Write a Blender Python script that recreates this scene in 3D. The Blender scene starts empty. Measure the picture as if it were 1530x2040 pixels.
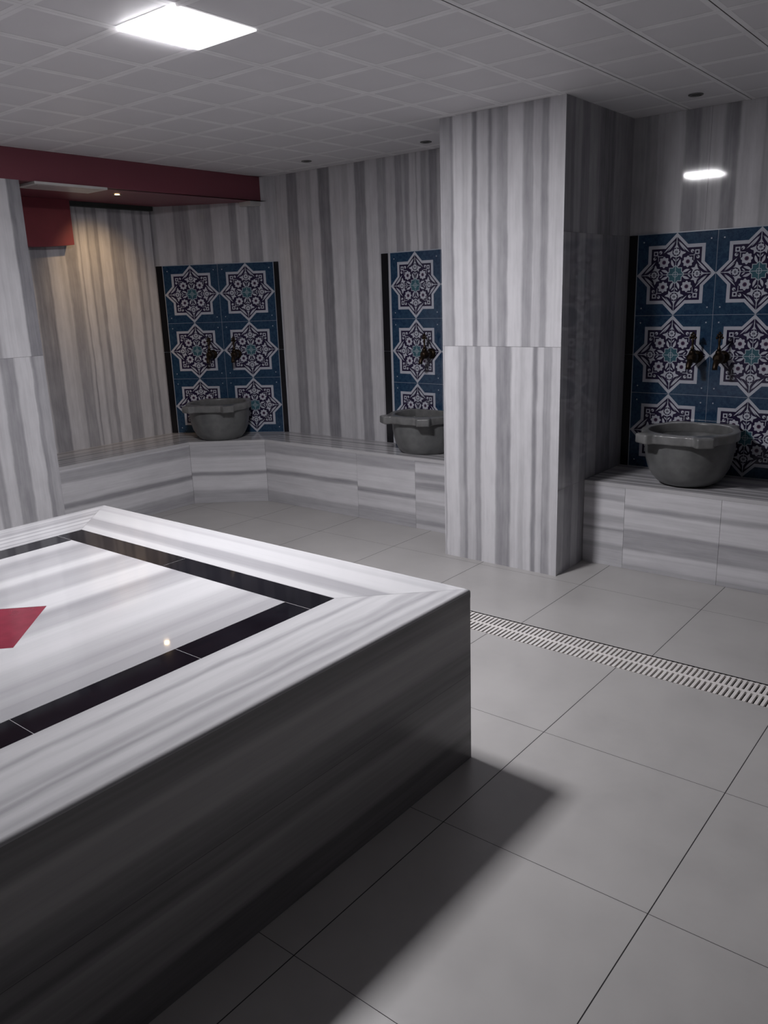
import bpy, bmesh, math, random
from mathutils import Vector, Matrix
random.seed(7)
S = bpy.context.scene
COL = S.collection
PI = math.pi

# ------------------------------------------------------------------ camera
F = 1607.7
cam_d = bpy.data.cameras.new('camera')
cam = bpy.data.objects.new('camera', cam_d); COL.objects.link(cam)
CAM = Vector((0, 0, 1.465))
yaw, pit, rol = [math.radians(a) for a in (-39.2025, -14.9695, -1.9706)]
fw = Vector((math.sin(yaw)*math.cos(pit), math.cos(yaw)*math.cos(pit), math.sin(pit)))
rt = Vector((math.cos(yaw), -math.sin(yaw), 0)); up = rt.cross(fw)
r2 = rt*math.cos(rol)+up*math.sin(rol); u2 = up*math.cos(rol)-rt*math.sin(rol)
M = Matrix((r2, u2, -fw)).transposed().to_4x4(); M.translation = CAM
cam.matrix_world = M
cam_d.sensor_fit = 'VERTICAL'; cam_d.sensor_height = 36; cam_d.lens = F/2040*36
cam_d.clip_start = .02
S.camera = cam

# ------------------------------------------------------------------ helpers
def tag(o, label=None, cat=None, group=None, kind=None):
    if label: o['label'] = label
    if cat: o['category'] = cat
    if group: o['group'] = group
    if kind: o['kind'] = kind
    return o

def thing(name, label, cat, loc=(0, 0, 0), rz=0, group=None):
    o = bpy.data.objects.new(name, None); COL.objects.link(o)
    o.empty_display_size = .05
    o.location = loc; o.rotation_euler = (0, 0, rz)
    return tag(o, label, cat, group)

class MB:
    """collects faces with uv and material slot"""
    def __init__(s):
        s.bm = bmesh.new(); s.uv = s.bm.loops.layers.uv.new('UVMap'); s.mats = []
    def slot(s, m):
        if m not in s.mats: s.mats.append(m)
        return s.mats.index(m)
    def face(s, pts, m, uvs=None, smooth=False):
        vs = [s.bm.verts.new(p) for p in pts]
        f = s.bm.faces.new(vs); f.material_index = s.slot(m); f.smooth = smooth
        if uvs:
            for l, t in zip(f.loops, uvs): l[s.uv].uv = t
        return f
    def box(s, a, b, m, uvf=None):
        (x0, y0, z0), (x1, y1, z1) = a, b
        c = [(x0, y0, z0), (x1, y0, z0), (x1, y1, z0), (x0, y1, z0), (x0, y0, z1), (x1, y0, z1), (x1, y1, z1), (x0, y1, z1)]
        for q in ((0, 3, 2, 1), (4, 5, 6, 7), (0, 1, 5, 4), (1, 2, 6, 5), (2, 3, 7, 6), (3, 0, 4, 7)):
            p = [c[i] for i in q]
            s.face(p, m, [uvf(v) for v in p] if uvf else None)
    def prism(s, poly, z0, z1, m, uvf=None, msides=None):
        """poly counter-clockwise"""
        top = [(x, y, z1) for x, y in poly]; bot = [(x, y, z0) for x, y in reversed(poly)]
        s.face(top, m, [uvf(v) for v in top] if uvf else None)
        s.face(bot, m, [uvf(v) for v in bot] if uvf else None)
        n = len(poly)
        for i in range(n):
            a, b = poly[i], poly[(i+1) % n]
            p = [(a[0], a[1], z0), (b[0], b[1], z0), (b[0], b[1], z1), (a[0], a[1], z1)]
            s.face(p, msides or m, [uvf(v) for v in p] if uvf else None)
    def grid(s, rows, m, closed=True, smooth=True, uvf=None):
        """rows of points -> skin"""
        R = [[s.bm.verts.new(p) for p in r] for r in rows]
        mi = s.slot(m)
        for i in range(len(R)-1):
            n = len(R[i])
            for j in range(n if closed else n-1):
                k = (j+1) % n
                f = s.bm.faces.new((R[i][j], R[i][k], R[i+1][k], R[i+1][j])); f.material_index = mi; f.smooth = smooth
        return R
    def cap(s, ring, m, flip=False, smooth=False):
        f = s.bm.faces.new(list(reversed(ring)) if flip else ring); f.material_index = s.slot(m); f.smooth = smooth
    def build(s, name, parent=None, matrix=None, recalc=False, bevel=0):
        if recalc: bmesh.ops.recalc_face_normals(s.bm, faces=s.bm.faces)
        me = bpy.data.meshes.new(name); s.bm.to_mesh(me); s.bm.free()
        for m in s.mats: me.materials.append(m)
        o = bpy.data.objects.new(name, me); COL.objects.link(o)
        if parent: o.parent = parent
        if matrix is not None: o.matrix_local = matrix
        if bevel:
            md = o.modifiers.new('bevel', 'BEVEL'); md.width = bevel; md.segments = 3; md.limit_method = 'ANGLE'; md.angle_limit = math.radians(40)
        return o

# ------------------------------------------------------------------ materials
def newmat(name):
    m = bpy.data.materials.new(name); m.use_nodes = True
    nt = m.node_tree; nt.nodes.clear()
    out = nt.nodes.new('ShaderNodeOutputMaterial'); b = nt.nodes.new('ShaderNodeBsdfPrincipled')
    nt.links.new(b.outputs[0], out.inputs[0])
    return m, nt, b

def math_(nt, op, a, b=None, c=None):
    n = nt.nodes.new('ShaderNodeMath'); n.operation = op
    for i, v in enumerate((a, b, c)):
        if v is None: continue
        if isinstance(v, (int, float)): n.inputs[i].default_value = v
        else: nt.links.new(v, n.inputs[i])
    return n.outputs[0]

def comb(nt, x, y, z=0.0):
    n = nt.nodes.new('ShaderNodeCombineXYZ')
    for i, v in enumerate((x, y, z)):
        if isinstance(v, (int, float)): n.inputs[i].default_value = v
        else: nt.links.new(v, n.inputs[i])
    return n.outputs[0]

def noise(nt, vec, scale=1., detail=2., rough=.5):
    n = nt.nodes.new('ShaderNodeTexNoise'); n.noise_dimensions = '3D'
    n.inputs['Scale'].default_value = scale; n.inputs['Detail'].default_value = detail; n.inputs['Roughness'].default_value = rough
    nt.links.new(vec, n.inputs['Vector']); return n.outputs[0]

def mixc(nt, fac, a, b):
    n = nt.nodes.new('ShaderNodeMix'); n.data_type = 'RGBA'
    for k, v in ((0, fac), (6, a), (7, b)):
        if isinstance(v, tuple): n.inputs[k].default_value = v+((1,) if len(v) == 3 else ())
        elif isinstance(v, (int, float)): n.inputs[k].default_value = v
        else: nt.links.new(v, n.inputs[k])
    return n.outputs[2]

def ramp(nt, fac, stops):
    n = nt.nodes.new('ShaderNodeValToRGB'); e = n.color_ramp.elements
    while len(e) > 1: e.remove(e[-1])
    e[0].position = stops[0][0]; e[0].color = (stops[0][1],)*3+(1,)
    for p, v in stops[1:]:
        q = e.new(p); q.color = (v,)*3+(1,)
    nt.links.new(fac, n.inputs[0]); return n.outputs[0]

LIGHT = (.675, .67, .695); DARK = (.21, .207, .228)
def marble(name, bands=None, rough=.055, spec=.3, light=LIGHT, dark=DARK, freq=9., seed=0., soft=.006, wob=1., streak=.28, blotch=.42, along=1.):
    """striped marble: uv.x runs across the stripes in metres, uv.y along them"""
    m, nt, b = newmat(name)
    uv = nt.nodes.new('ShaderNodeUVMap'); sp = nt.nodes.new('ShaderNodeSeparateXYZ'); nt.links.new(uv.outputs[0], sp.inputs[0])
    u, v = sp.outputs[0], sp.outputs[1]
    va = math_(nt, 'MULTIPLY', v, along)
    w1 = noise(nt, comb(nt, math_(nt, 'MULTIPLY', u, 3.), math_(nt, 'MULTIPLY', va, 1.3), seed+3.1), 1, 1)
    w2 = noise(nt, comb(nt, math_(nt, 'MULTIPLY', u, 18.), math_(nt, 'MULTIPLY', va, 7.), seed+9.7), 1, 3)
    up_ = math_(nt, 'ADD', u, math_(nt, 'MULTIPLY', math_(nt, 'SUBTRACT', w1, .5), .014*wob))
    up_ = math_(nt, 'ADD', up_, math_(nt, 'MULTIPLY', math_(nt, 'SUBTRACT', w2, .5), .013*wob))
    if bands:
        val = None
        for k in range(0, len(bands), 14):
            ch = bands[k:k+15]
            x0, x1 = ch[0][0]-.02, ch[-1][0]+.02
            st = [(0., ch[0][1])]
            for (xa, sa), (xb, sb) in zip(ch, ch[1:]):
                d = min(soft, (xb-xa)*.4)
                st.append(((xb-d-x0)/(x1-x0), sa)); st.append(((xb+d-x0)/(x1-x0), sb))
            fac = math_(nt, 'DIVIDE', math_(nt, 'SUBTRACT', up_, x0), x1-x0)
            r = ramp(nt, fac, st)
            if val is None: val = r
            else: val = mixc(nt, math_(nt, 'GREATER_THAN', up_, ch[0][0]+.5*min(soft, .002)), val, r)
        s = val
    else:
        n1 = noise(nt, comb(nt, math_(nt, 'MULTIPLY', up_, freq), math_(nt, 'MULTIPLY', va, .12), seed), 1, 3, .65)
        s = ramp(nt, n1, [(0, .25), (.36, .3), (.40, .35), (.435, .8), (.48, .85), (.50, .45), (.53, .5), (.55, .9), (.62, .95), (.66, .4), (.7, .35), (1, .9)])
    fs = noise(nt, comb(nt, math_(nt, 'MULTIPLY', up_, 90.), math_(nt, 'MULTIPLY', va, 2.2), seed+1), 1, 2)
    bl = noise(nt, comb(nt, math_(nt, 'MULTIPLY', u, 22.), math_(nt, 'MULTIPLY', va, 6.), seed+5), 1, 3, .6)
    s = math_(nt, 'ADD', s, math_(nt, 'MULTIPLY', math_(nt, 'SUBTRACT', fs, .5), streak))
    s = math_(nt, 'ADD', s, math_(nt, 'MULTIPLY', math_(nt, 'SUBTRACT', bl, .5), blotch))
    ms = noise(nt, comb(nt, math_(nt, 'MULTIPLY', up_, 34.), math_(nt, 'MULTIPLY', va, .9), seed+2.3), 1, 2)
    s = math_(nt, 'ADD', s, math_(nt, 'MULTIPLY', math_(nt, 'SUBTRACT', ms, .52), streak*1.25))
    nn = nt.nodes.new('ShaderNodeClamp'); nt.links.new(s, nn.inputs[0]); s = nn.outputs[0]
    c = mixc(nt, s, dark, light)
    nt.links.new(c, b.inputs['Base Color'])
    b.inputs['Roughness'].default_value = rough; b.inputs['Specular IOR Level'].default_value = spec
    return m

def plain(name, col, rough=.5, metal=0., col2=None, scale=8., detail=3., emit=None, estr=0., coat=0.):
    m, nt, b = newmat(name)
    b.inputs['Roughness'].default_value = rough; b.inputs['Metallic'].default_value = metal
    tc = nt.nodes.new('ShaderNodeTexCoord')
    n = noise(nt, tc.outputs['Object'], scale, detail)
    c2 = col2 or tuple(x*.9 for x in col)
    r = ramp(nt, n, [(.35, 0.), (.65, 1.)])
    nt.links.new(mixc(nt, r, c2, col), b.inputs['Base Color'])
    if emit:
        b.inputs['Emission Color'].default_value = emit+(1,); b.inputs['Emission Strength'].default_value = estr
    if coat: b.inputs['Coat Weight'].default_value = coat
    return m

GROUT = plain('wall_grout', (.22, .215, .225), .8)
GROUT_D = plain('floor_grout', (.035, .033, .035), .9)

PIL_UP = [(-2.57, .55), (-2.542, .5), (-2.502, .25), (-2.484, .95), (-2.43, .8), (-2.397, .95), (-2.37, .15), (-2.341, .75), (-2.275, .25), (-2.254, .7), (-2.222, .4), (-2.187, .35), (-2.161, .95), (-2.078, .4), (-2.022, .7), (-1.978, .35), (-1.94, .9), (-1.844, .9)]
PIL_LO = [(-2.572, .9), (-2.56, .5), (-2.548, .95), (-2.462, .55), (-2.43, .25), (-2.407, .75), (-2.356, .35), (-2.319, 1.), (-2.228, .3), (-2.136, .9), (-2.086, .75), (-2.055, .9), (-2.011, .2), (-1.983, .85), (-1.948, .4), (-1.903, .8), (-1.849, .8)]
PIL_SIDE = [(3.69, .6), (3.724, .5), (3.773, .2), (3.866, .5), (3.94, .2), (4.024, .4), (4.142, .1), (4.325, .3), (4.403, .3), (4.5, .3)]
RIGHT = [(-1.894, .5), (-1.815, .4), (-1.77, .5), (-1.727, .8), (-1.584, .25), (-1.502, .55), (-1.458, .65), (-1.388, .25), (-1.316, .85), (-1.202, .5), (-1.171, .6), (-1.1, .3), (-1.02, .8), (-.9, .4), (-.8, .9), (-.65, .9)]
MID = [(-4.674, .65), (-4.623, .45), (-4.541, .15), (-4.499, .75), (-4.39, .2), (-4.285, .65), (-4.2, .5), (-4.154, .75), (-4.08, .1), (-3.972, .7), (-3.864, .55), (-3.81, .75), (-3.747, .2), (-3.655, .7), (-3.551, .35), (-3.481, .65), (-3.407, .25), (-3.348, .6), (-3.329, .3), (-3.291, .75), (-3.239, .3), (-3.229, .75), (-3.197, .35), (-3.155, .55), (-3.136, .2), (-3.073, .6), (-2.9, .6)]
ALC = [(2.4, .5), (2.60, .8), (2.70, .3), (2.80, .7), (2.925, .2), (3.046, .75), (3.134, .6), (3.179, .3), (3.27, .7), (3.293, .2), (3.301, .75), (3.356, .3), (3.371, .6), (3.419, .3), (3.451, .8), (3.541, .3), (3.65, .75), (3.74, .3), (3.771, .65), (3.815, .3), (3.837, .75), (3.913, .7), (4.0, .7)]
DIAG = [(-.007, .15), (.013, .45), (.04, .75), (.18, .25), (.2, .4), (.227, .25), (.271, .35), (.307, .65), (.367, .5), (.42, .3), (.479, .75), (.611, .3), (.67, .85), (.752, .3), (.852, .8), (.885, .6), (1., .6)]
PIER = [(1.6, .5), (1.8, .9), (1.95, .3), (2.08, .9), (2.18, .85), (2.24, .5), (2.27, .85), (2.30, .9), (2.437, .15), (2.52, .2)]
PIER_LO = [(1.6, .5), (1.8, .9), (1.9, .5), (2.02, .9), (2.12, .4), (2.17, .85), (2.24, .35), (2.33, .9), (2.43, .3), (2.46, .5), (2.52, .5)]
B1 = [(.0, .5), (.085, .85), (.22, .3), (.255, .85), (.375, .45), (.47, .45)]
B2 = [(.0, .45), (.098, .85), (.193, .3), (.226, .9), (.375, .4), (.452, .8), (.47, .8)]
B3 = [(.0, .7), (.031, .4), (.068, .7), (.123, .5), (.178, .9), (.26, .35), (.314, .7), (.331, .4), (.376, .85), (.434, .45), (.47, .45)]
BL = [(0, .4), (.095, .85), (.185, .25), (.223, .85), (.358, .4), (.439, .8), (.47, .8)]
BD = [(0, .45), (.10, .85), (.21, .25), (.24, .85), (.35, .5), (.47, .5)]
RA = [(0, .7), (.098, .45), (.126, .85), (.199, .3), (.215, .8), (.249, .5), (.284, .9), (.368, .45), (.398, .75), (.44, .5), (.47, .5)]
RB = [(0, .5), (.03, .85), (.112, .45), (.202, .35), (.224, .9), (.324, .4), (.35, .85), (.47, .85)]
CEN = [(-2.88, .85), (-2.798, .35), (-2.70, .5), (-2.613, .95), (-2.537, .4), (-2.46, .5), (-2.37, .95), (-2.236, .3), (-2.18, .5), (-2.098, .9), (-2.0, 1.), (-1.93, .7), (-1.838, .45), (-1.793, .6), (-1.74, .4), (-1.69, .5)]
BORD_R = [(0, .8), (.022, .55), (.045, .95), (.075, .4), (.092, .8), (.105, .6), (.13, 1.), (.165, .85), (.185, 1.), (.205, .45), (.225, .9), (.28, .7), (.295, .95), (.33, .95)]
BORD_F = [(0, .9), (.05, .8), (.07, 1.), (.15, .85), (.17, .35), (.235, .6), (.25, .9), (.33, .8)]
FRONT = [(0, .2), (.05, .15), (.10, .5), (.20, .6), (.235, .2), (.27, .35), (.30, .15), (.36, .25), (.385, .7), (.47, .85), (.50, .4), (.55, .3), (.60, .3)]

M_PU = marble('marble_pillar_upper', PIL_UP); M_PL = marble('marble_pillar_lower', PIL_LO, seed=2)
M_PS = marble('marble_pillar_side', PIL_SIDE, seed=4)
M_R = marble('marble_wall_right', RIGHT, seed=5); M_M = marble('marble_wall_middle', MID, seed=6, wob=1.3)
M_A = marble('marble_alcove', ALC, seed=7, wob=1.2); M_D = marble('marble_corner', DIAG, seed=8)
M_P = marble('marble_pier_upper', PIER, seed=9); M_P2 = marble('marble_pier_lower', PIER_LO, seed=10, wob=1.5)
M_G = marble('marble_plain_stripe', seed=11)
M_GD = marble('marble_dark_stripe', seed=31, light=(.42, .41, .42), dark=(.16, .155, .165))  # for the unseen walls, darkened to lower the ambient bounce light
SEAT = [(0, .75), (.028, .3), (.05, .85), (.078, .25), (.10, .5), (.125, .85), (.15, .3), (.17, .8), (.205, .25), (.25, .75), (.29, .4), (.35, .8), (.42, .3), (.46, .7), (.6, .7)]
M_SEAT = marble('marble_seat', SEAT, seed=12, rough=.15, light=(.58, .575, .59), dark=(.2, .196, .212), along=.4)
M_B = {k: marble('marble_bench_'+k, v, seed=13+i, rough=.2, soft=.008, along=.7) for i, (k, v) in enumerate(dict(b1=B1, b2=B2, b3=B3, bl=BL, bd=BD, ra=RA, rb=RB).items())}
PL = dict(light=(.545, .545, .56), dark=(.225, .223, .24))
M_C = marble('marble_platform_centre', CEN, seed=21, soft=.02, rough=.04, spec=.5, along=.35, streak=.13, blotch=.2, **PL)
M_BR = marble('marble_platform_border_right', BORD_R, seed=22, soft=.012, rough=.05, spec=.5, along=.5, streak=.13, wob=3., blotch=.5, **PL)
M_BF = marble('marble_platform_border_far', BORD_F, seed=23, soft=.012, rough=.05, spec=.5, along=.5, streak=.14, blotch=.2, **PL)
M_BG = marble('marble_platform_border', seed=24, rough=.07, spec=.5, along=.5, **PL)
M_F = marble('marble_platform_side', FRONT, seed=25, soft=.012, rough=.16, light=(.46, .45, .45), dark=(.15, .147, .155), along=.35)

BLACK = plain('black_granite', (.010, .010, .014), .06, col2=(.006, .006, .009))
BLACK_T = plain('black_tile', (.012, .012, .015), .18)
REDSTONE = plain('red_marble', (.22, .014, .035), .12, col2=(.18, .010, .028), scale=30)
RED = plain('red_paint', (.19, .048, .068), .42, col2=(.18, .046, .066), scale=2)
RED_BOX = plain('red_paint_cover', (.21, .034, .05), .5)
WHITE_P = plain('white_enamel', (.62, .61, .6), .4)
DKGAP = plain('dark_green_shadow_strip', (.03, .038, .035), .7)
CEIL_A = plain('ceiling_panel', (.71, .70, .72), .55, col2=(.69, .68, .70), scale=4)
CEIL_B = plain('ceiling_panel_rim', (.87, .865, .88), .5)
CEIL_G = plain('ceiling_seam', (.35, .345, .35), .8)
STONE = plain('basin_stone', (.142, .146, .147), .32, col2=(.095, .098, .10), scale=14, detail=5)
STONE_R = plain('basin_rim_stone', (.175, .176, .176), .28, col2=(.125, .127, .128), scale=20, detail=5)
BRONZE = plain('dark_bronze', (.05, .035, .023), .38, metal=.85, col2=(.03, .02, .014), scale=60)
STEEL = plain('grey_metal', (.2, .2, .2), .35, metal=.8)
DRAINW = plain('grate_plastic', (.76, .73, .71), .4)
PIT = plain('channel_dark', (.012, .011, .012), .8)

def floor_mat():
    m, nt, b = newmat('floor_tile')
    tc = nt.nodes.new('ShaderNodeTexCoord')
    n = noise(nt, tc.outputs['Object'], 2.2, 4, .55)
    n2 = noise(nt, tc.outputs['Object'], 9., 4, .6)
    r = ramp(nt, n, [(.3, 0.), (.7, 1.)])
    c = mixc(nt, r, (.372, .362, .358), (.455, .444, .438))
    r2_ = ramp(nt, n2, [(.35, 0.), (.75, .45)])
    c = mixc(nt, r2_, c, (.45, .44, .43))
    nt.links.new(c, b.inputs['Base Color'])
    rr = math_(nt, 'ADD', math_(nt, 'MULTIPLY', n2, .12), .30)
    nt.links.new(rr, b.inputs['Roughness'])
    return m
FLOOR = floor_mat()

# ------------------------------------------------------------------ room numbers
ZC = 2.328; ZS = 2.16
YM, YR = 4.40, 4.49
XA = -5.34; XP = -4.60
D0 = Vector((-5.34, 3.90, 0)); D1 = Vector((-4.50, 4.40, 0)); DT = (D1-D0).normalized(); DL = (D1-D0).length
DN = Vector((DT.y, -DT.x, 0))       # into the room
X1, Y0 = 3.3, -3.2
PX0, PX1, PY = -2.563, -1.857, 3.698

# ------------------------------------------------------------------ floor with drain channel
fb = MB()
DY0, DY1 = 2.857, 3.043
def tiles(xs, ys, x0, x1, y0, y1, g=.0014):
    for i in range(len(xs)-1):
        for j in range(len(ys)-1):
            a, b = max(xs[i]+g, x0), min(xs[i+1]-g, x1); c, d = max(ys[j]+g*.6, y0), min(ys[j+1]-g*.6, y1)
            if b-a > .01 and d-c > .01:
                fb.face([(a, c, 0), (b, c, 0), (b, d, 0), (a, d, 0)], FLOOR)
tiles([-.562+.6*k for k in range(-11, 8)], [DY0+.002-.6065*k for k in range(11, -1, -1)], XA-.1, X1, Y0, DY0)
tiles([-1.085+.609*k for k in range(-9, 8)], [DY1, 3.650, 4.26, 4.6], XA-.1, X1, DY1, 4.6)
fb.face([(XA-.1, Y0, -.0012), (X1, Y0, -.0012), (X1, DY0, -.0012), (XA-.1, DY0, -.0012)], GROUT_D)
fb.face([(XA-.1, DY1, -.0012), (X1, DY1, -.0012), (X1, 4.6, -.0012), (XA-.1, 4.6, -.0012)], GROUT_D)
fb.face([(XA-.1, DY0, -.08), (X1, DY0, -.08), (X1, DY1, -.08), (XA-.1, DY1, -.08)], PIT)
for y in (DY0, DY1):
    fb.face([(XA-.1, y, -.08), (X1, y, -.08), (X1, y, 0), (XA-.1, y, 0)], PIT)
tag(fb.build('floor'), kind='structure')

# drain grate: white slats with a notched spine
gx0, gx1 = -4.7, 1.6
n_sl = int((gx1-gx0)/.0208)
db = MB()
for i in range(n_sl):
    x = gx0+.0208*i
    ym = (DY0+DY1)/2
    db.box((x, DY0+.006, -.012), (x+.0118, ym-.006, -.001), DRAINW)
    db.box((x+.004, ym+.004, -.012), (x+.0158, DY1-.006, -.001), DRAINW)
db.box((gx0, (DY0+DY1)/2-.008, -.012), (gx1, (DY0+DY1)/2+.006, -.0012), DRAINW)
for y in (DY0+.0025, DY1-.0095):
    db.box((gx0, y, -.014), (gx1, y+.007, -.004), DRAINW)
g = db.build('drain_grate')
tag(g, 'long white slatted drain grate set in the grey floor beyond the marble platform', 'drain grate')

# ------------------------------------------------------------------ ceiling
cb = MB()
cx = [-1.272+.3015*k for k in range(-12, 16)]; cy = [1.762+.316*k for k in range(-17, 10)]
def crect(a, b, c, d, z, m):
    a, b = max(a, XP-.5), min(b, X1); c, d = max(c, Y0), min(d, 4.5)
    if b-a > .002 and d-c > .002: cb.face([(a, c, z), (a, d, z), (b, d, z), (b, c, z)], m)
for i in range(len(cx)-1):
    for j in range(len(cy)-1):
        gl = .002 if cx[i] > -1.6 else .0005; gr = .002 if cx[i+1] > -1.6 else .0005
        a, b, c, d = cx[i]+gl, cx[i+1]-gr, cy[j]+.0003, cy[j+1]-.0003
        w = .020
        crect(a+w, b-w, c+w, d-w, ZC+.0005, CEIL_A)
        crect(a, b, c, c+w, ZC, CEIL_B); crect(a, b, d-w, d, ZC, CEIL_B)
        crect(a, a+w, c+w, d-w, ZC, CEIL_B); crect(b-w, b, c+w, d-w, ZC, CEIL_B)
cb.face([(XP-.5, Y0, ZC+.003), (XP-.5, 4.5, ZC+.003), (X1, 4.5, ZC+.003), (X1, Y0, ZC+.003)], CEIL_G)
tag(cb.build('ceiling'), kind='structure')

# ------------------------------------------------------------------ walls
def wall(name, A, B, z0, z1, slabs, th=.08, base=0., cap=True):
    """face A->B seen from the room with the room on its right side of travel reversed; slabs (s0,s1,za,zb,mat) in metres from A; base is the uv value at A"""
    A = Vector((*A, 0)); B = Vector((*B, 0)); t = (B-A).normalized(); L = (B-A).length
    n = Vector((t.y, -t.x, 0))      # towards the room
    mb = MB()
    def P(s, z, d): q = A+t*s+n*d; return (q.x, q.y, z)
    o = -.0012
    for q in ([P(0, z0, o), P(L, z0, o), P(L, z1, o), P(0, z1, o)], [P(0, z0, -th), P(0, z1, -th), P(L, z1, -th), P(L, z0, -th)],
              [P(0, z1, o), P(L, z1, o), P(L, z1, -th), P(0, z1, -th)], [P(0, z0, o), P(0, z0, -th), P(L, z0, -th), P(L, z0, o)],
              [P(0, z0, o), P(0, z1, o), P(0, z1, -th), P(0, z0, -th)], [P(L, z0, o), P(L, z0, -th), P(L, z1, -th), P(L, z1, o)]):
        mb.face(q, GROUT)
    g = .0008
    for k, (s0, s1, za, zb, m, *off) in enumerate(slabs):
        du, dv = off if off else (0, 0)
        a = s0+(g if s0 > 0 else 0); b = s1-(g if s1 < L-1e-4 else 0); c = za+(g if za > z0 else 0); d = zb-(g if zb < z1 else 0)
        mb.face([P(a, c, 0), P(b, c, 0), P(b, d, 0), P(a, d, 0)], m, [(base+s+du, z+dv) for s, z in ((a, c), (b, c), (b, d), (a, d))])
    return tag(mb.build(name), kind='structure')

ml = PX0-D1.x
wall('wall_back', (D1.x, YM), (PX0+.02, YM), 0, ZC, [(0, 1.0, 0, ZC, M_M), (1.0, ml+.02, 0, ZC, M_M)], base=D1.x)
wall('wall_corner', (D0.x, D0.y), (D1.x, D1.y), 0, ZC, [(0, DL, 0, 1.735, M_D), (0, DL, 1.735, ZC, M_D)])
wall('wall_left', (XA, 1.5), (XA, D0.y), 0, ZC, [(0, 1.36, 0, 1.66, M_A), (0, 1.36, 1.66, ZC, M_A, -.11, .7), (1.36, 2.4, 0, ZC, M_A)], base=1.5)
wall('wall_alcove', (XA+.75, 1.5), (XA, 1.5), 0, ZC, [(0, .75, 0, ZC, M_G)])
wr = [(0, .402, 0, ZC, M_R)]
s = .402
for k in range(8):
    wr.append((s, min(s+.62, X1-PX1), 0, ZC, M_R if k == 0 else M_G, 0 if k == 0 else k*1.37, k*.5)); s += .62
wall('wall_right', (PX1, YR), (X1, YR), 0, ZC, wr, base=PX1)
wall('wall_side', (X1, YR), (X1, Y0), 0, ZC, [(k*.6, min((k+1)*.6, YR-Y0), 0, ZC, M_GD, k*2.1, 0) for k in range(13)])
wall('wall_front', (X1, Y0), (XP, Y0), 0, ZC, [(k*.6, (k+1)*.6, 0, ZC, M_GD, k*1.7, 3.) for k in range(13)])

# pier left of the platform (x = XP), closed block
pb = MB()
yb = 2.512; zt = ZS
def pier_face(ya, yb_, za, zb, m, du=0, dv=0):
    pb.face([(XP, ya, za), (XP, yb_, za), (XP, yb_, zb), (XP, ya, zb)], m, [(ya+du, za+dv), (yb_+du, za+dv), (yb_+du, zb+dv), (ya+du, zb+dv)])
pier_face(1.62, yb, 1.1945, ZC, M_P); pier_face(1.62, yb, 0, 1.193, M_P2)
y = 1.62
while y > Y0:
    ya = max(y-.6, Y0); pier_face(ya, y-.0016, 1.1945, ZC, M_G, y, 1); pier_face(ya, y-.0016, 0, 1.193, M_G, y*1.3+4, 0); y -= .6
pb.face([(XP, yb, 0), (XP-.22, yb, 0), (XP-.22, yb, ZC), (XP, yb, ZC)], M_P, [(2.3, 0), (2.52, 0), (2.52, ZC), (2.3, ZC)])
pb.box((XP-.22, Y0, 0), (XP-.0015, yb-.0015, ZC), GROUT)
tag(pb.build('wall_pier'), kind='structure')

# square pillar
qb = MB()
qb.box((PX0+.0012, PY+.0012, 0), (PX1-.0012, YR, ZC), GROUT)
for za, zb, m in ((0, 1.1915, M_PL), (1.193, ZC, M_PU)):
    qb.face([(PX0, PY, za), (PX1, PY, za), (PX1, PY, zb), (PX0, PY, zb)], m, [(PX0, za), (PX1, za), (PX1, zb), (PX0, zb)])
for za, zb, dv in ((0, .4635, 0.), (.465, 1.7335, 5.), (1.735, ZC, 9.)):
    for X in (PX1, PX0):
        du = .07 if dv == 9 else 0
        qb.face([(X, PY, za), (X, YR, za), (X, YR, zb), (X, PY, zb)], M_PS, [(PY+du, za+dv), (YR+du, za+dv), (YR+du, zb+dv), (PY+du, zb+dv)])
tag(qb.build('wall_pillar'), kind='structure')

# red soffit
sb = MB()
sb.prism([(XP+.001, Y0), (XP+.001, YM), (D1.x-.06, YM-.01), (D0.x+.055, D0.y+.02), (XA+.055, 2.3), (XA+.055, 1.5), (XP-.1, 1.5), (XP-.1, Y0)], ZS, ZC-.001, RED)
so = sb.build('ceiling_soffit'); tag(so, kind='structure')
tb = MB(); tb.box((XA+.001, 1.52, ZS-.03), (XA+.05, D0.y, ZS+.02), DKGAP)  # dark strip added in place of the shadow gap above the alcove wall
tag(tb.build('shadow_gap_strip'), kind='structure')
tb = MB(); tb.box((XP-.12, YM-.16, ZS-.03), (XP-.002, YM-.006, ZS-.0005), WHITE_P)
tag(tb.build('trim_2', bevel=.005), kind='structure')

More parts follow.
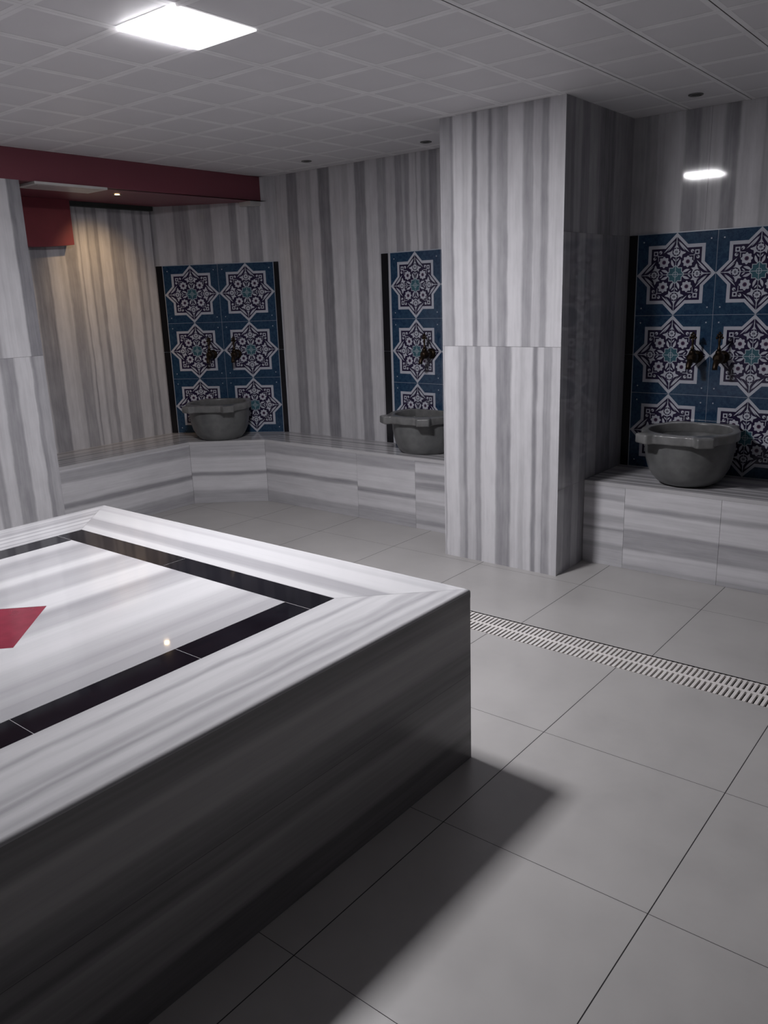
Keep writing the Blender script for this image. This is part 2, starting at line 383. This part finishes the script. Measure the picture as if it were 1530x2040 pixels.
# ------------------------------------------------------------------ benches
def bench(name, label, segs, zt):
    """segs: (A, B, A_back, B_back, [front slabs (s0,s1,mat)])"""
    t = thing(name, label, 'bench', (segs[0][0][0], segs[0][0][1], 0))
    inv = Matrix.Translation(-Vector(t.location))
    th = .02
    for k, (A, B, Ab, Bb, fr) in enumerate(segs):
        A3, B3 = Vector((*A, 0)), Vector((*B, 0)); tt = (B3-A3).normalized(); L = (B3-A3).length; n = Vector((tt.y, -tt.x, 0))
        def uvf(v, A3=A3, tt=tt, n=n, k=k):
            q = Vector(v)-A3; return (-q.dot(n), q.dot(tt)+v[2]+k*3.3)
        mb = MB()
        mb.prism([A, B, Bb, Ab], zt-.02, zt, M_SEAT, uvf)
        o = mb.build('seat_slab', t, inv, bevel=.0025)
        for j, (s0, s1, m) in enumerate(fr):
            mb = MB()
            a = A3+tt*(s0+.0007); b = A3+tt*(s1-.0007)
            ai, bi = a-n*th, b-n*th
            def uv2(v, j=j, k=k, A3=A3, tt=tt): return (v[2], (Vector(v)-A3).dot(tt)+j*4+k*9)
            mb.prism([(a.x, a.y), (b.x, b.y), (bi.x, bi.y), (ai.x, ai.y)], .0005, zt-.0206, m, uv2)
            mb.build('front_slab', t, inv, bevel=.0015)
    return t

fl = (-4.8465, 1.53); fc = (-4.8465, 3.685); fd = (-4.414, 4.040); fe = (PX0-.001, 4.040)
bench('marble_bench', 'grey striped marble bench running from the left alcove round the corner to the pillar',
      [(fl, fc, (XA+.001, 1.53), (XA+.001, D0.y-.001), [(0, 2.155, M_B['bl'])]),
       (fc, fd, (XA+.001, D0.y-.0012), (D1.x, D1.y-.0015), [(0, .5595, M_B['bd'])]),
       (fd, fe, (D1.x+.001, YM-.001), (PX0-.001, YM-.001), [(0, .895, M_B['b1']), (.895, 1.385, M_B['b2']), (1.385, 1.85, M_B['b3'])])], .468)
rf = 4.012
bench('marble_bench', 'grey striped marble bench right of the square pillar, under the largest tile panel',
      [((PX1+.001, rf), (X1-.001, rf), (PX1+.001, YR-.001), (X1-.001, YR-.001), [(0, .232, M_B['ra']), (.232, .725, M_B['rb']), (.725, 1.33, M_B['rb'])]+[(1.33+.62*k, min(1.33+.62*(k+1), X1-PX1-.002), M_B['rb' if k % 2 else 'ra']) for k in range(7)])], .463)

# ------------------------------------------------------------------ central heated platform
x0, x1, y0, y1, zp = -3.265, -1.279, -.13, 1.977, .585
pt = thing('heated_platform', 'large raised white marble platform with black inlaid border and red diamond', 'platform', ((x0+x1)/2, (y0+y1)/2, 0))
pinv = Matrix.Translation(-Vector(pt.location))
mb = MB()
e = .0012
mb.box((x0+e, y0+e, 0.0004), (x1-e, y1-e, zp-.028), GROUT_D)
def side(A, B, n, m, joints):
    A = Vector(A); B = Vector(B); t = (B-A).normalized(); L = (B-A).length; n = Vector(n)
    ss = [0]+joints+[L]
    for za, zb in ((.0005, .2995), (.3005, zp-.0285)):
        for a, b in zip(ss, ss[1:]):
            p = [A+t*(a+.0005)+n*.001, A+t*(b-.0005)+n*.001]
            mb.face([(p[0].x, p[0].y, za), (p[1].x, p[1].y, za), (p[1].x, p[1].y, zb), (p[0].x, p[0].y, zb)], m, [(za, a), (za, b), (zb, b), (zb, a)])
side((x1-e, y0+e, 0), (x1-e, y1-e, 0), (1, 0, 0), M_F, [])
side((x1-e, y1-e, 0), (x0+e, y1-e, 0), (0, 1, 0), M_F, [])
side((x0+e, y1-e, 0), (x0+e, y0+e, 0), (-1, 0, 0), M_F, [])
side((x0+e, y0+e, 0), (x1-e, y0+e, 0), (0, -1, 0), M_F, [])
mb.build('base', pt, pinv)
# border slabs, mitred, rounded outer edge
BW = .296; IW = .104
prof = [(.012, zp-.0285), (.0, zp-.0285)]+[(.011*(1-math.cos(q*PI/16)), zp-.011*(1-math.sin(q*PI/16))) for q in range(9)]+[(BW, zp)]
cs = [(x0, y0), (x1, y0), (x1, y1), (x0, y1)]; ins = [(1, 1), (-1, 1), (-1, -1), (1, -1)]
for k, m in enumerate((M_BG, M_BR, M_BF, M_BG)):
    a, b = cs[k], cs[(k+1) % 4]; ia, ib = ins[k], ins[(k+1) % 4]
    mb = MB()
    L = math.dist(a, b)
    g = .0006
    ax = Vector((b[0]-a[0], b[1]-a[1], 0)).normalized()
    rows = []
    for (d, z), (d2, z2) in zip(prof, prof[1:]):
        def pt_(c, i, d, z, sgn): return (c[0]+i[0]*d+ax.x*g*sgn, c[1]+i[1]*d+ax.y*g*sgn, z)
        q = [pt_(a, ia, d, z, 1), pt_(b, ib, d, z, -1), pt_(b, ib, d2, z2, -1), pt_(a, ia, d2, z2, 1)]
        ex = 0 if z2 == z and z == zp else .0
        u_1 = d if z == zp else d-(zp-z); u_2 = d2 if z2 == zp else d2-(zp-z2)
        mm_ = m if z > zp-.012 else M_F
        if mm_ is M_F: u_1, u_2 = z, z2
        mb.face(q, mm_, [(u_1, d), (u_1, L-d), (u_2, L-d2), (u_2, d2)], smooth=(z != zp or z2 != zp))
    mb.build('border_slab', pt, pinv)
# under bed so that joints read as thin lines
JOINT = plain('joint_mortar', (.38, .38, .39), .6)
mb = MB(); mb.box((x0+.012, y0+.012, zp-.03), (x1-.012, y1-.012, zp-.0007), JOINT)
mb.build('mortar_bed', pt, pinv)
# black inlay strips with thin joints
bx0, bx1, by0, by1 = x0+BW+.001, x1-BW-.022, y0+BW+.001, y1-BW-.001
bx1 = x1-BW-.001
inlay = [((bx0, by1-IW), (bx1, by1), 'x', [-2.29]), ((bx1-IW, by0), (bx1, by1-IW-.0012), 'y', [1.17, .72, .27]),
         ((bx0, by0), (bx0+IW, by1-IW-.0012), 'y', [1.2, .65]), ((bx0+IW+.0012, by0), (bx1-IW-.0012, by0+IW), 'x', [-2.3])]
for (a, b, ax_, js) in inlay:
    mb = MB()
    i = 0 if ax_ == 'x' else 1
    ss = [a[i]]+sorted(js)+[b[i]]
    for p, q in zip(ss, ss[1:]):
        lo, hi = list(a), list(b); lo[i] = p+.0009; hi[i] = q-.0009
        mb.box((lo[0], lo[1], zp-.02), (hi[0], hi[1], zp-.0003), BLACK)
    mb.build('inlay_strip', pt, pinv)
mb = MB()
c0, c1, d0, d1 = bx0+IW+.001, bx1-IW-.001, by0+IW+.001, by1-IW-.001
dcx, dcy, dr = (c0+c1)/2, .921, .219
def cuv(v): return (v[0], v[1])
dia = [(dcx+dr, dcy), (dcx, dcy+dr), (dcx-dr, dcy), (dcx, dcy-dr)]
quad = [(c1, d0), (c1, d1), (c0, d1), (c0, d0)]
for k in range(4):
    n_ = (k+1) % 4
    p = [quad[k], quad[n_], dia[n_], dia[k]]
    p = [(x, y, zp-.0002) for x, y in p]
    mb.face(p, M_C, [cuv(v) for v in p])
mb.build('centre_slab', pt, pinv)
mb = MB()
mb.prism([(dcx+(x-dcx)*.992, dcy+(y-dcy)*.992) for x, y in dia], zp-.02, zp-.0003, REDSTONE)
tag(mb.build('diamond_inlay', pt, pinv), 'dark red diamond inlay')

# ------------------------------------------------------------------ patterned tile panels
T_W = plain('tile_white', (.50, .515, .58), .12, col2=(.46, .475, .54), scale=20)
T_N = plain('tile_navy', (.024, .017, .050), .12, col2=(.02, .015, .042))
T_T = plain('tile_turquoise', (.055, .135, .165), .12, col2=(.045, .115, .15), scale=25)
T_M = plain('tile_mauve', (.10, .055, .10), .12)
T_G = plain('tile_line', (.42, .46, .52), .3)
def blue_mat():
    m, nt, b = newmat('tile_blue')
    tc = nt.nodes.new('ShaderNodeTexCoord')
    n = noise(nt, tc.outputs['Object'], 55, 3, .6)
    n3 = noise(nt, tc.outputs['Object'], 2.5, 2, .5)
    r = ramp(nt, n, [(.44, 0.), (.50, .9), (.56, .2), (.62, 1.)])
    c = mixc(nt, r, (.014, .032, .085), (.034, .072, .130))
    c = mixc(nt, math_(nt, 'MULTIPLY', n3, .5), c, (.018, .062, .105))
    nt.links.new(c, b.inputs['Base Color']); b.inputs['Roughness'].default_value = .12
    return m
T_B = blue_mat()

def star(d, q): 
    a = d-q
    return [(0, d), (a, q), (q, q), (q, a), (d, 0), (q, -a), (q, -q), (a, -q), (0, -d), (-a, -q), (-q, -q), (-q, -a), (-d, 0), (-q, a), (-q, q), (-a, q)][::-1]
def disc(cx_, cy_, r, n=12, lob=0, ph=0):
    out = []
    for k in range(n):
        a = 2*PI*k/n
        rr = r*(1+lob*math.cos(a*8+ph)) if lob else r
        out.append((cx_+rr*math.cos(a), cy_+rr*math.sin(a)))
    return out
def leaf(cx_, cy_, l, w, ang, n=10, bend=0.):
    out = []
    ca, sa = math.cos(ang), math.sin(ang)
    for k in range(n+1):
        t = -1+2*k/n; out.append((t*l/2, w/2*(1-t*t)+bend*(1-t*t)))
    for k in range(1, n):
        t = 1-2*k/n; out.append((t*l/2, -w/2*(1-t*t)+bend*(1-t*t)))
    return [(cx_+x*ca-y*sa, cy_+x*sa+y*ca) for x, y in out]
def ring(cx_, cy_, r1, r0, n=14):
    o = []
    for k in range(n):
        a, b = 2*PI*k/n, 2*PI*(k+1)/n
        o.append([(cx_+r0*math.cos(a), cy_+r0*math.sin(a)), (cx_+r1*math.cos(a), cy_+r1*math.sin(a)), (cx_+r1*math.cos(b), cy_+r1*math.sin(b)), (cx_+r0*math.cos(b), cy_+r0*math.sin(b))])
    return o
def motif():
    """list of (layer, material, polygon) in the unit cell [-1,1]^2"""
    P = [(1, T_W, star(1.0, .715)), (2, T_N, star(.905, .632))]
    half = []   # pieces mirrored in x and turned by quarter turns
    half.append((3, T_W, leaf(.195, .655, .37, .038, math.radians(-46), bend=-.010)))
    half.append((3, T_W, leaf(.125, .685, .30, .026, math.radians(-53), bend=-.008)))
    half.append((3, T_W, [(0, .86), (.012, .80), (.012, .70), (0, .70)]))
    # winged bud
    half.append((3, T_W, [(0, .75), (.03, .68), (.075, .61), (.14, .555), (.24, .525), (.22, .50), (.155, .475), (.145, .39), (.115, .42), (.09, .44), (.04, .42), (0, .41)]))
    half.append((3, T_W, leaf(.075, .27, .20, .062, math.radians(68), bend=-.012)))
    half.append((3, T_W, leaf(.045, .355, .10, .03, math.radians(50))))
    full = []
    full.append((4, T_N, disc(0, .545, .105, 16)))
    full.append((5, T_W, disc(0, .545, .078, 24, .14)))
    full.append((6, T_N, disc(0, .545, .032, 10)))
    # round flower on the diagonal
    full.append((3, T_W, disc(.30, .30, .125, 48, .13)))
    full.append((4, T_M, disc(.30, .30, .052, 12)))
    full.append((5, T_N, disc(.30, .30, .028, 8)))
    # corner square and curls
    full.append((3, T_W, [(.465, .465), (.575, .465), (.575, .575), (.465, .575)]))
    full.append((4, T_N, [(.493, .493), (.547, .493), (.547, .547), (.493, .547)]))
    half.append((3, T_W, disc(.40, .545, .042, 10)))
    half.append((4, T_N, disc(.415, .53, .018, 8)))
    half.append((3, T_W, [(.33, .442), (.475, .442), (.475, .456), (.33, .456)]))
    for l, m, p in half:
        full.append((l, m, p)); full.append((l, m, [(-x, y) for x, y in reversed(p)]))
    for q in range(4):
        c, s_ = (1, 0, -1, 0)[q], (0, 1, 0, -1)[q]
        for l, m, p in full: P.append((l, m, [(x*c-y*s_, x*s_+y*c) for x, y in p]))
    P.append((4, T_G, star(.235, .165))); P.append((5, T_T, star(.212, .148)))
    for a in (.072,):
        for q in ring(0, 0, a, a-.012, 8): P.append((6, T_G, q))
    for s1_ in (-1, 1):
        for s2_ in (-1, 1):
            P.append((1, T_G, disc(.845*s1_, .815*s2_, .020, 6)))
    w = .0065
    P.append((7, T_G, [(-1, -w), (1, -w), (1, w), (-1, w)])); P.append((7, T_G, [(-w, -1), (w, -1), (w, 1), (-w, 1)]))
    return P
MOT = motif()

def tile_panel(label, O, T, N, s0, cw, cols, z0, ch, rows, strips, seam_z):
    """O origin on the wall, T along, N into the room"""
    O = Vector(O); T = Vector(T); N = Vector(N)
    base = O+T*(s0+cw*cols/2)
    t = thing('tile_panel', label, 'tile panel', (base.x, base.y, z0))
    inv = Matrix.Translation(-Vector(t.location))
    mb = MB()
    def P(s, z, d): q = O+T*s+N*d; return (q.x, q.y, z)
    g = .004; th = .006
    zt_ = z0+ch*rows
    def slab(s_a, s_b, za, zb, d0_, d1_, m):
        c = [P(s_a, za, d0_), P(s_b, za, d0_), P(s_b, zb, d0_), P(s_a, zb, d0_), P(s_a, za, d1_), P(s_b, za, d1_), P(s_b, zb, d1_), P(s_a, zb, d1_)]
        for q in ((4, 5, 6, 7), (0, 1, 5, 4), (1, 2, 6, 5), (2, 3, 7, 6), (3, 0, 4, 7)): mb.face([c[i] for i in q], m)
    slab(s0-g, s0+cw*cols+g, z0-.001, zt_+g, .0003, th-.001, T_G)
    for i in range(cols):
        for j in range(rows):
            cs_, cz = s0+cw*(i+.5), z0+ch*(j+.5)
            hx, hz = cw/2-.0009, ch/2-.0009
            mb.face([P(cs_-hx, cz-hz, th), P(cs_+hx, cz-hz, th), P(cs_+hx, cz+hz, th), P(cs_-hx, cz+hz, th)], T_B)
            for l, m, p in MOT:
                mb.face([P(cs_+x*cw/2, cz+y*ch/2, th+l*.00012) for x, y in p], m)
    mb.build('tile_field', t, inv)
    for a, b in strips:
        mb = MB()
        for za, zb in ((z0-.001, seam_z-.0012), (seam_z+.0012, zt_)):
            slab(a, b, za, zb, .0003, th, BLACK_T)
        slab(a-.002, b+.002, z0-.001, zt_+.002, .0002, .0016, T_G)
        mb.build('border_strip', t, inv)
    return t

ZP0 = .4695; ZPT = 1.738; 
tile_panel('blue and white star tile panel on the angled corner wall at the left', D0, DT, DN, .065, .430, 2, ZP0+.0, (ZPT-ZP0)/3, 3, [(.011, .060), (.928, .966)], 1.10)
tile_panel('blue and white star patterned tile panel half hidden behind the square pillar', (0, YM, 0), (1, 0, 0), (0, -1, 0), -3.457, .404, 2, ZP0, (ZPT-ZP0)/3, 3, [(-3.534, -3.478)], 1.10)
tile_panel('largest blue and white star tile panel, on the wall right of the square pillar', (0, YR, 0), (1, 0, 0), (0, -1, 0), -1.804, .421, 2, .4645, (1.737-.4645)/3, 3, [(-1.8545, -1.808), (-.957, -.905)], 1.10)

# ------------------------------------------------------------------ stone basins
def basin(label, loc, rz, sc=1., sink=0., back=9.):
    """sink shortens the bowl from below; back flattens its rear at that distance behind the centre"""
    t = thing('stone_basin', label, 'basin', loc, rz, 'carved stone basins')
    t.scale = (sc, sc, sc)
    N = 64
    prof = [(.0, .0), (.112, .0), (.130, .005), (.157, .022), (.181, .05), (.202, .09), (.214, .135), (.221, .185), (.223, .236)]
    inner = [(.207, .236), (.198, .19), (.18, .14), (.15, .095), (.11, .06), (.05, .045), (.0, .043)]
    if sink:
        for (ra, za), (rb, zb) in zip(prof, prof[1:]):
            if za < sink <= zb: r_c = ra+(rb-ra)*(sink-za)/(zb-za)
        prof = [(0, sink), (r_c*.985, sink)]+[(max(r, r_c), z) for r, z in prof if z > sink+.002]
        inner = [(r, max(z, sink+.03)) for r, z in inner]
    def shape(m_):
        for v in m_.bm.verts:
            v.co.z -= sink
            rr_ = math.hypot(v.co.x, v.co.y)
            if v.co.y > back-.0: v.co.y = back-max(0, .262-rr_)*.25 if rr_ < .26 else back
    mb = MB()
    rows = [[(r*math.cos(2*PI*k/N), r*math.sin(2*PI*k/N), z) for k in range(N)] for r, z in prof[1:]]
    R = mb.grid(rows, STONE); mb.cap(R[0], STONE, flip=True)
    rows2 = [[(r*math.cos(2*PI*k/N), r*math.sin(2*PI*k/N), z) for k in range(N)] for r, z in inner[:-1]]
    R2 = mb.grid(rows2, STONE); mb.cap(R2[-1], STONE, smooth=True)
    mb.grid([[v.co.copy() for v in R[-1]], [v.co.copy() for v in R2[0]]], STONE)
    shape(mb); mb.build('bowl', t, recalc=True)
    # rim with four lugs at the diagonals
    NR = 288
    R0, LUG, hw = .254, .308, .044
    axes = [math.radians(q) for q in (-122, -58, 58, 122)]
    def rad(a):
        f = min(abs((a-x+PI) % (2*PI)-PI) for x in axes)
        r0 = .241+.014*max(0, abs(math.sin(a))-.45)/.55
        blk = min((LUG if math.sin(a) < 0 else .284)/max(math.cos(f), .2), hw/max(math.sin(f), 1e-4))
        fl_ = r0+.016*math.exp(-((f-.19)/.09)**2) if f > .12 else r0
        return max(fl_, blk)
    outer = [rad(2*PI*k/NR) for k in range(NR)]
    outer = [(outer[k-1]+2*outer[k]+outer[(k+1) % NR])/4 for k in range(NR)]
    def rr(r, z, dr=0): return [((r[k]+dr if isinstance(r, list) else r+dr)*math.cos(2*PI*k/NR), (r[k]+dr if isinstance(r, list) else r+dr)*math.sin(2*PI*k/NR), z) for k in range(NR)]
    mb = MB()
    rows = [rr(.207, .2365), rr(outer, .2365, -.008), rr(outer, .240, -.002), rr(outer, .244), rr(outer, .278), rr(outer, .2825, -.002), rr(outer, .285, -.006), rr(.209, .285), rr(.2055, .283), rr(.204, .278), rr(.205, .242), rr(.207, .2365)]
    mb.grid(rows, STONE_R)
    shape(mb); mb.build('rim', t, recalc=True)
    return t
basin('round dark grey stone basin on the bench at the angled left corner', tuple(D0+DT*.50+DN*.245)[:2]+(.468,), math.atan2(DT.y, DT.x), 1., .014, .236)
basin('round grey stone basin on the middle bench, half hidden behind the square pillar', (-3.10, 4.27, .468), 0, 1., .032, .121)
basin('round dark grey stone basin on the bench right of the square pillar', (-1.372, 4.212, .463), 0)

# ------------------------------------------------------------------ taps
def lathe(mb, path, m, n=16):
    """path: list of (Vector centre, Vector axis, radius)"""
    rows = []
    for c, ax, r in path:
        ax = ax.normalized(); h = Vector((1, 0, 0)) if abs(ax.x) < .9 else Vector((0, 0, 1))
        a = ax.cross(h).normalized(); b = ax.cross(a)
        rows.append([tuple(c+a*r*math.cos(2*PI*k/n)+b*r*math.sin(2*PI*k/n)) for k in range(n)])
    R = mb.grid(rows, m); mb.cap(R[0], m); mb.cap(R[-1], m)
def ball(mb, c, r, m):
    c = Vector(c)
    path = [(c+Vector((0, 0, r*math.sin(a))), Vector((0, 0, 1)), max(r*math.cos(a), r*.05)) for a in [-PI/2+PI*k/8 for k in range(9)]]
    lathe(mb, path, m, 12)
def tap(label, loc, rz):
    """local: wall plane at y=0, room towards -y"""
    t = thing('bronze_tap', label, 'tap', loc, rz, 'bronze basin taps')
    Y = Vector((0, -1, 0)); 
    mb = MB()
    lathe(mb, [(Y*.0005, Y, .034), (Y*.006, Y, .034), (Y*.010, Y, .028), (Y*.018, Y, .024)], BRONZE, 20)
    mb.build('wall_flange', t, recalc=True)
    mb = MB()
    lathe(mb, [(Y*.0185, Y, .017), (Y*.03, Y, .019), (Y*.045, Y, .024), (Y*.06, Y, .028), (Y*.075, Y, .029), (Y*.09, Y, .026), (Y*.10, Y, .02), (Y*.108, Y, .012)], BRONZE, 18)
    lathe(mb, [(Vector((0, -.078, .02)), Vector((0, 0, 1)), .018), (Vector((0, -.078, .034)), Vector((0, 0, 1)), .015), (Vector((0, -.078, .040)), Vector((0, 0, 1)), .012)], BRONZE)
    mb.build('body', t, recalc=True)
    mb = MB()
    pts = [(0, -.088, -.012), (0, -.104, -.018), (0, -.118, -.030), (0, -.124, -.046), (0, -.124, -.056)]
    P = [Vector(p) for p in pts]
    path = []
    for i, p in enumerate(P):
        d = (P[min(i+1, len(P)-1)]-P[max(i-1, 0)]); path.append((p, d, (.017, .016, .014, .013, .0145)[i]))
    lathe(mb, path, BRONZE)
    mb.build('spout', t, recalc=True)
    mb = MB()
    Z = Vector((0, 0, 1)); c = Vector((0, -.078, 0))
    lathe(mb, [(c+Z*.0405, Z, .009), (c+Z*.05, Z, .010), (c+Z*.056, Z, .006), (c+Z*.075, Z, .0055), (c+Z*.09, Z, .008), (c+Z*.096, Z, .0055), (c+Z*.106, Z, .006)], BRONZE)
    for dx, dz, r in ((0, .112, .0085), (-.013, .104, .0075), (.013, .104, .0075), (-.009, .118, .0065), (.009, .118, .0065), (0, .128, .007)):
        ball(mb, c+Vector((dx, 0, dz)), r, BRONZE)
    mb.build('handle', t, recalc=True)
    return t
for x, lab in ((-1.452, 'left tap of the dark bronze pair above the basin right of the pillar'), (-1.316, 'right tap of the dark bronze pair above the basin right of the pillar')):
    tap(lab, (x, YR-.006, 1.095), 0)
tap('dark bronze tap above the basin that is half hidden behind the pillar', (-3.135, YM-.006, 1.09), 0)
for s_, lab in ((.405, 'dark bronze tap on the left half of the corner tile panel'), (.60, 'dark bronze tap at the centre seam of the corner tile panel')):
    q = D0+DT*s_+DN*.006
    tap(lab, (q.x, q.y, 1.075), math.atan2(DT.y, DT.x))

# ------------------------------------------------------------------ lamps
FRAME = plain('lamp_frame', (.9, .9, .9), .4, emit=(1., .98, 1.), estr=2.)  # weak emission added so the unlit frame reads bright beside the diffuser
lt = thing('ceiling_light', 'bright square white panel light glowing on the ceiling above the marble platform', 'light', (-2.328, 1.92, ZC-.02))
EM = plain('lamp_diffuser', (.9, .9, .9), .4, emit=(1., .98, 1.01), estr=236.)
la, lb, lc, ld = -2.474, -2.178, 1.772, 2.074
mb = MB()
hz = -.0
z1_, z0_ = 0.0195, -.002
def L(x, y, z): return (x+2.328, y-1.92, z)
mb.box(L(la+.003, lc+.001, .0150), L(lb+.008, ld+.008, .0195), FRAME)
mb.build('frame', lt, bevel=.002)
mb = MB()
a, b, c, d = la, lb-.012, lc-.002, ld-.006
rows = []
for ins_, z in ((0, .0194), (.001, .0165), (.008, .0140), (.03, .0130)):
    rows.append([L(a+ins_, c+ins_, z), L(b-ins_, c+ins_, z), L(b-ins_, d-ins_, z), L(a+ins_, d-ins_, z)])
R = mb.grid(rows, EM, smooth=False); mb.cap(R[-1], EM)
tag(mb.build('diffuser', lt, recalc=True), 'glowing white diffuser')

def spot(label, loc, r, lit=False, grp='small round ceiling spotlights'):
    t = thing('recessed_spotlight', label, 'spotlight', loc, 0, grp)
    mb = MB(); Z = Vector((0, 0, 1)); n = 24
    def rg(r_, z): return [(r_*math.cos(2*PI*k/n), r_*math.sin(2*PI*k/n), z) for k in range(n)]
    mb.grid([rg(r, -.0005), rg(r, -.003), rg(r*.92, -.005), rg(r*.72, -.004), rg(r*.66, -.001)], STEEL)
    mb.build('trim_ring', t, recalc=True)
    mb = MB()
    m = plain('spot_bulb_lit', (.9, .8, .6), .3, emit=(1., .72, .40), estr=60.) if lit else PIT
    lathe(mb, [(Vector((0, 0, -.0006)), Z, r*.64), (Vector((0, 0, -.0012)), Z, r*.60)], m, 20)
    mb.build('bulb', t, recalc=True)
    return t
spot('small unlit spotlight in the ceiling over the left end of the middle wall', (-3.90, 4.11, ZC), .034)
spot('small unlit spotlight in the ceiling just left of the square pillar', (-2.985, 4.165, ZC), .034)
spot('small unlit spotlight in the ceiling above the large right tile panel', (-1.435, 4.175, ZC), .034)
sp = spot('small lit warm spotlight under the red soffit', (-4.83, 3.295, ZS-.0005), .030, True, 'warm soffit spotlight')
ld_ = bpy.data.lights.new('warm_spot', 'SPOT'); lo = bpy.data.objects.new('warm_spot', ld_); COL.objects.link(lo)
ld_.energy = 14; ld_.color = (1, .66, .34); ld_.spot_size = math.radians(84); ld_.spot_blend = 1.; ld_.shadow_soft_size = .02
lo.location = (-4.83, 3.295, ZS-.012)
lo.rotation_euler = (Vector((-.50, .10, -.60))).to_track_quat('-Z', 'Y').to_euler()

# white flat panel under the soffit
t = thing('access_panel', 'flat white rectangular panel fixed under the red soffit beside the red box', 'panel', (-4.70, 2.83, ZS-.012))
mb = MB(); mb.box((-.10, -.235, -.002), (.115, .235, .0115), WHITE_P); mb.build('cover_plate', t, bevel=.002)
mb = MB(); mb.box((-.07, -.20, -.003), (.085, .20, -.0021), plain('panel_diffuser', (.5, .49, .49), .3)); mb.build('diffuser', t)

# red box hanging in the alcove, gently bowed lower edge
mb = MB()
ya, yb2 = 1.9, 3.196
n = 14
fr, bk = [], []
for k in range(n+1):
    y = ya+(yb2-ya)*k/n
    tt = max(0, (y-2.6)/(yb2-2.6)); zb_ = 1.872-.018*math.sin(min(1, tt)*PI)**1.0*(1 if tt > 0 else 0)
    fr.append(((XA+.10, y, zb_), (XA+.10, y, ZS-.001))); bk.append(((XA+.051 if False else XA+.0015, y, zb_), (XA+.0015, y, ZS-.031)))
for k in range(n):
    mb.face([fr[k][0], fr[k+1][0], fr[k+1][1], fr[k][1]], RED_BOX)
    mb.face([bk[k][0], bk[k+1][0], fr[k+1][0], fr[k][0]], RED_BOX)
mb.face([fr[-1][0], bk[-1][0], bk[-1][1], fr[-1][1]], RED_BOX); mb.face([fr[0][0], fr[0][1], bk[0][1], bk[0][0]], RED_BOX)
tag(mb.build('trim_3', recalc=True), kind='structure')

# ------------------------------------------------------------------ world and colour
w = bpy.data.worlds.new('world'); S.world = w; w.use_nodes = True
w.node_tree.nodes['Background'].inputs[0].default_value = (.01, .01, .012, 1); w.node_tree.nodes['Background'].inputs[1].default_value = 1
S.view_settings.view_transform = 'Standard'; S.view_settings.look = 'None'; S.view_settings.gamma = 1; S.view_settings.use_curve_mapping = False
S.view_settings.exposure = 0.0
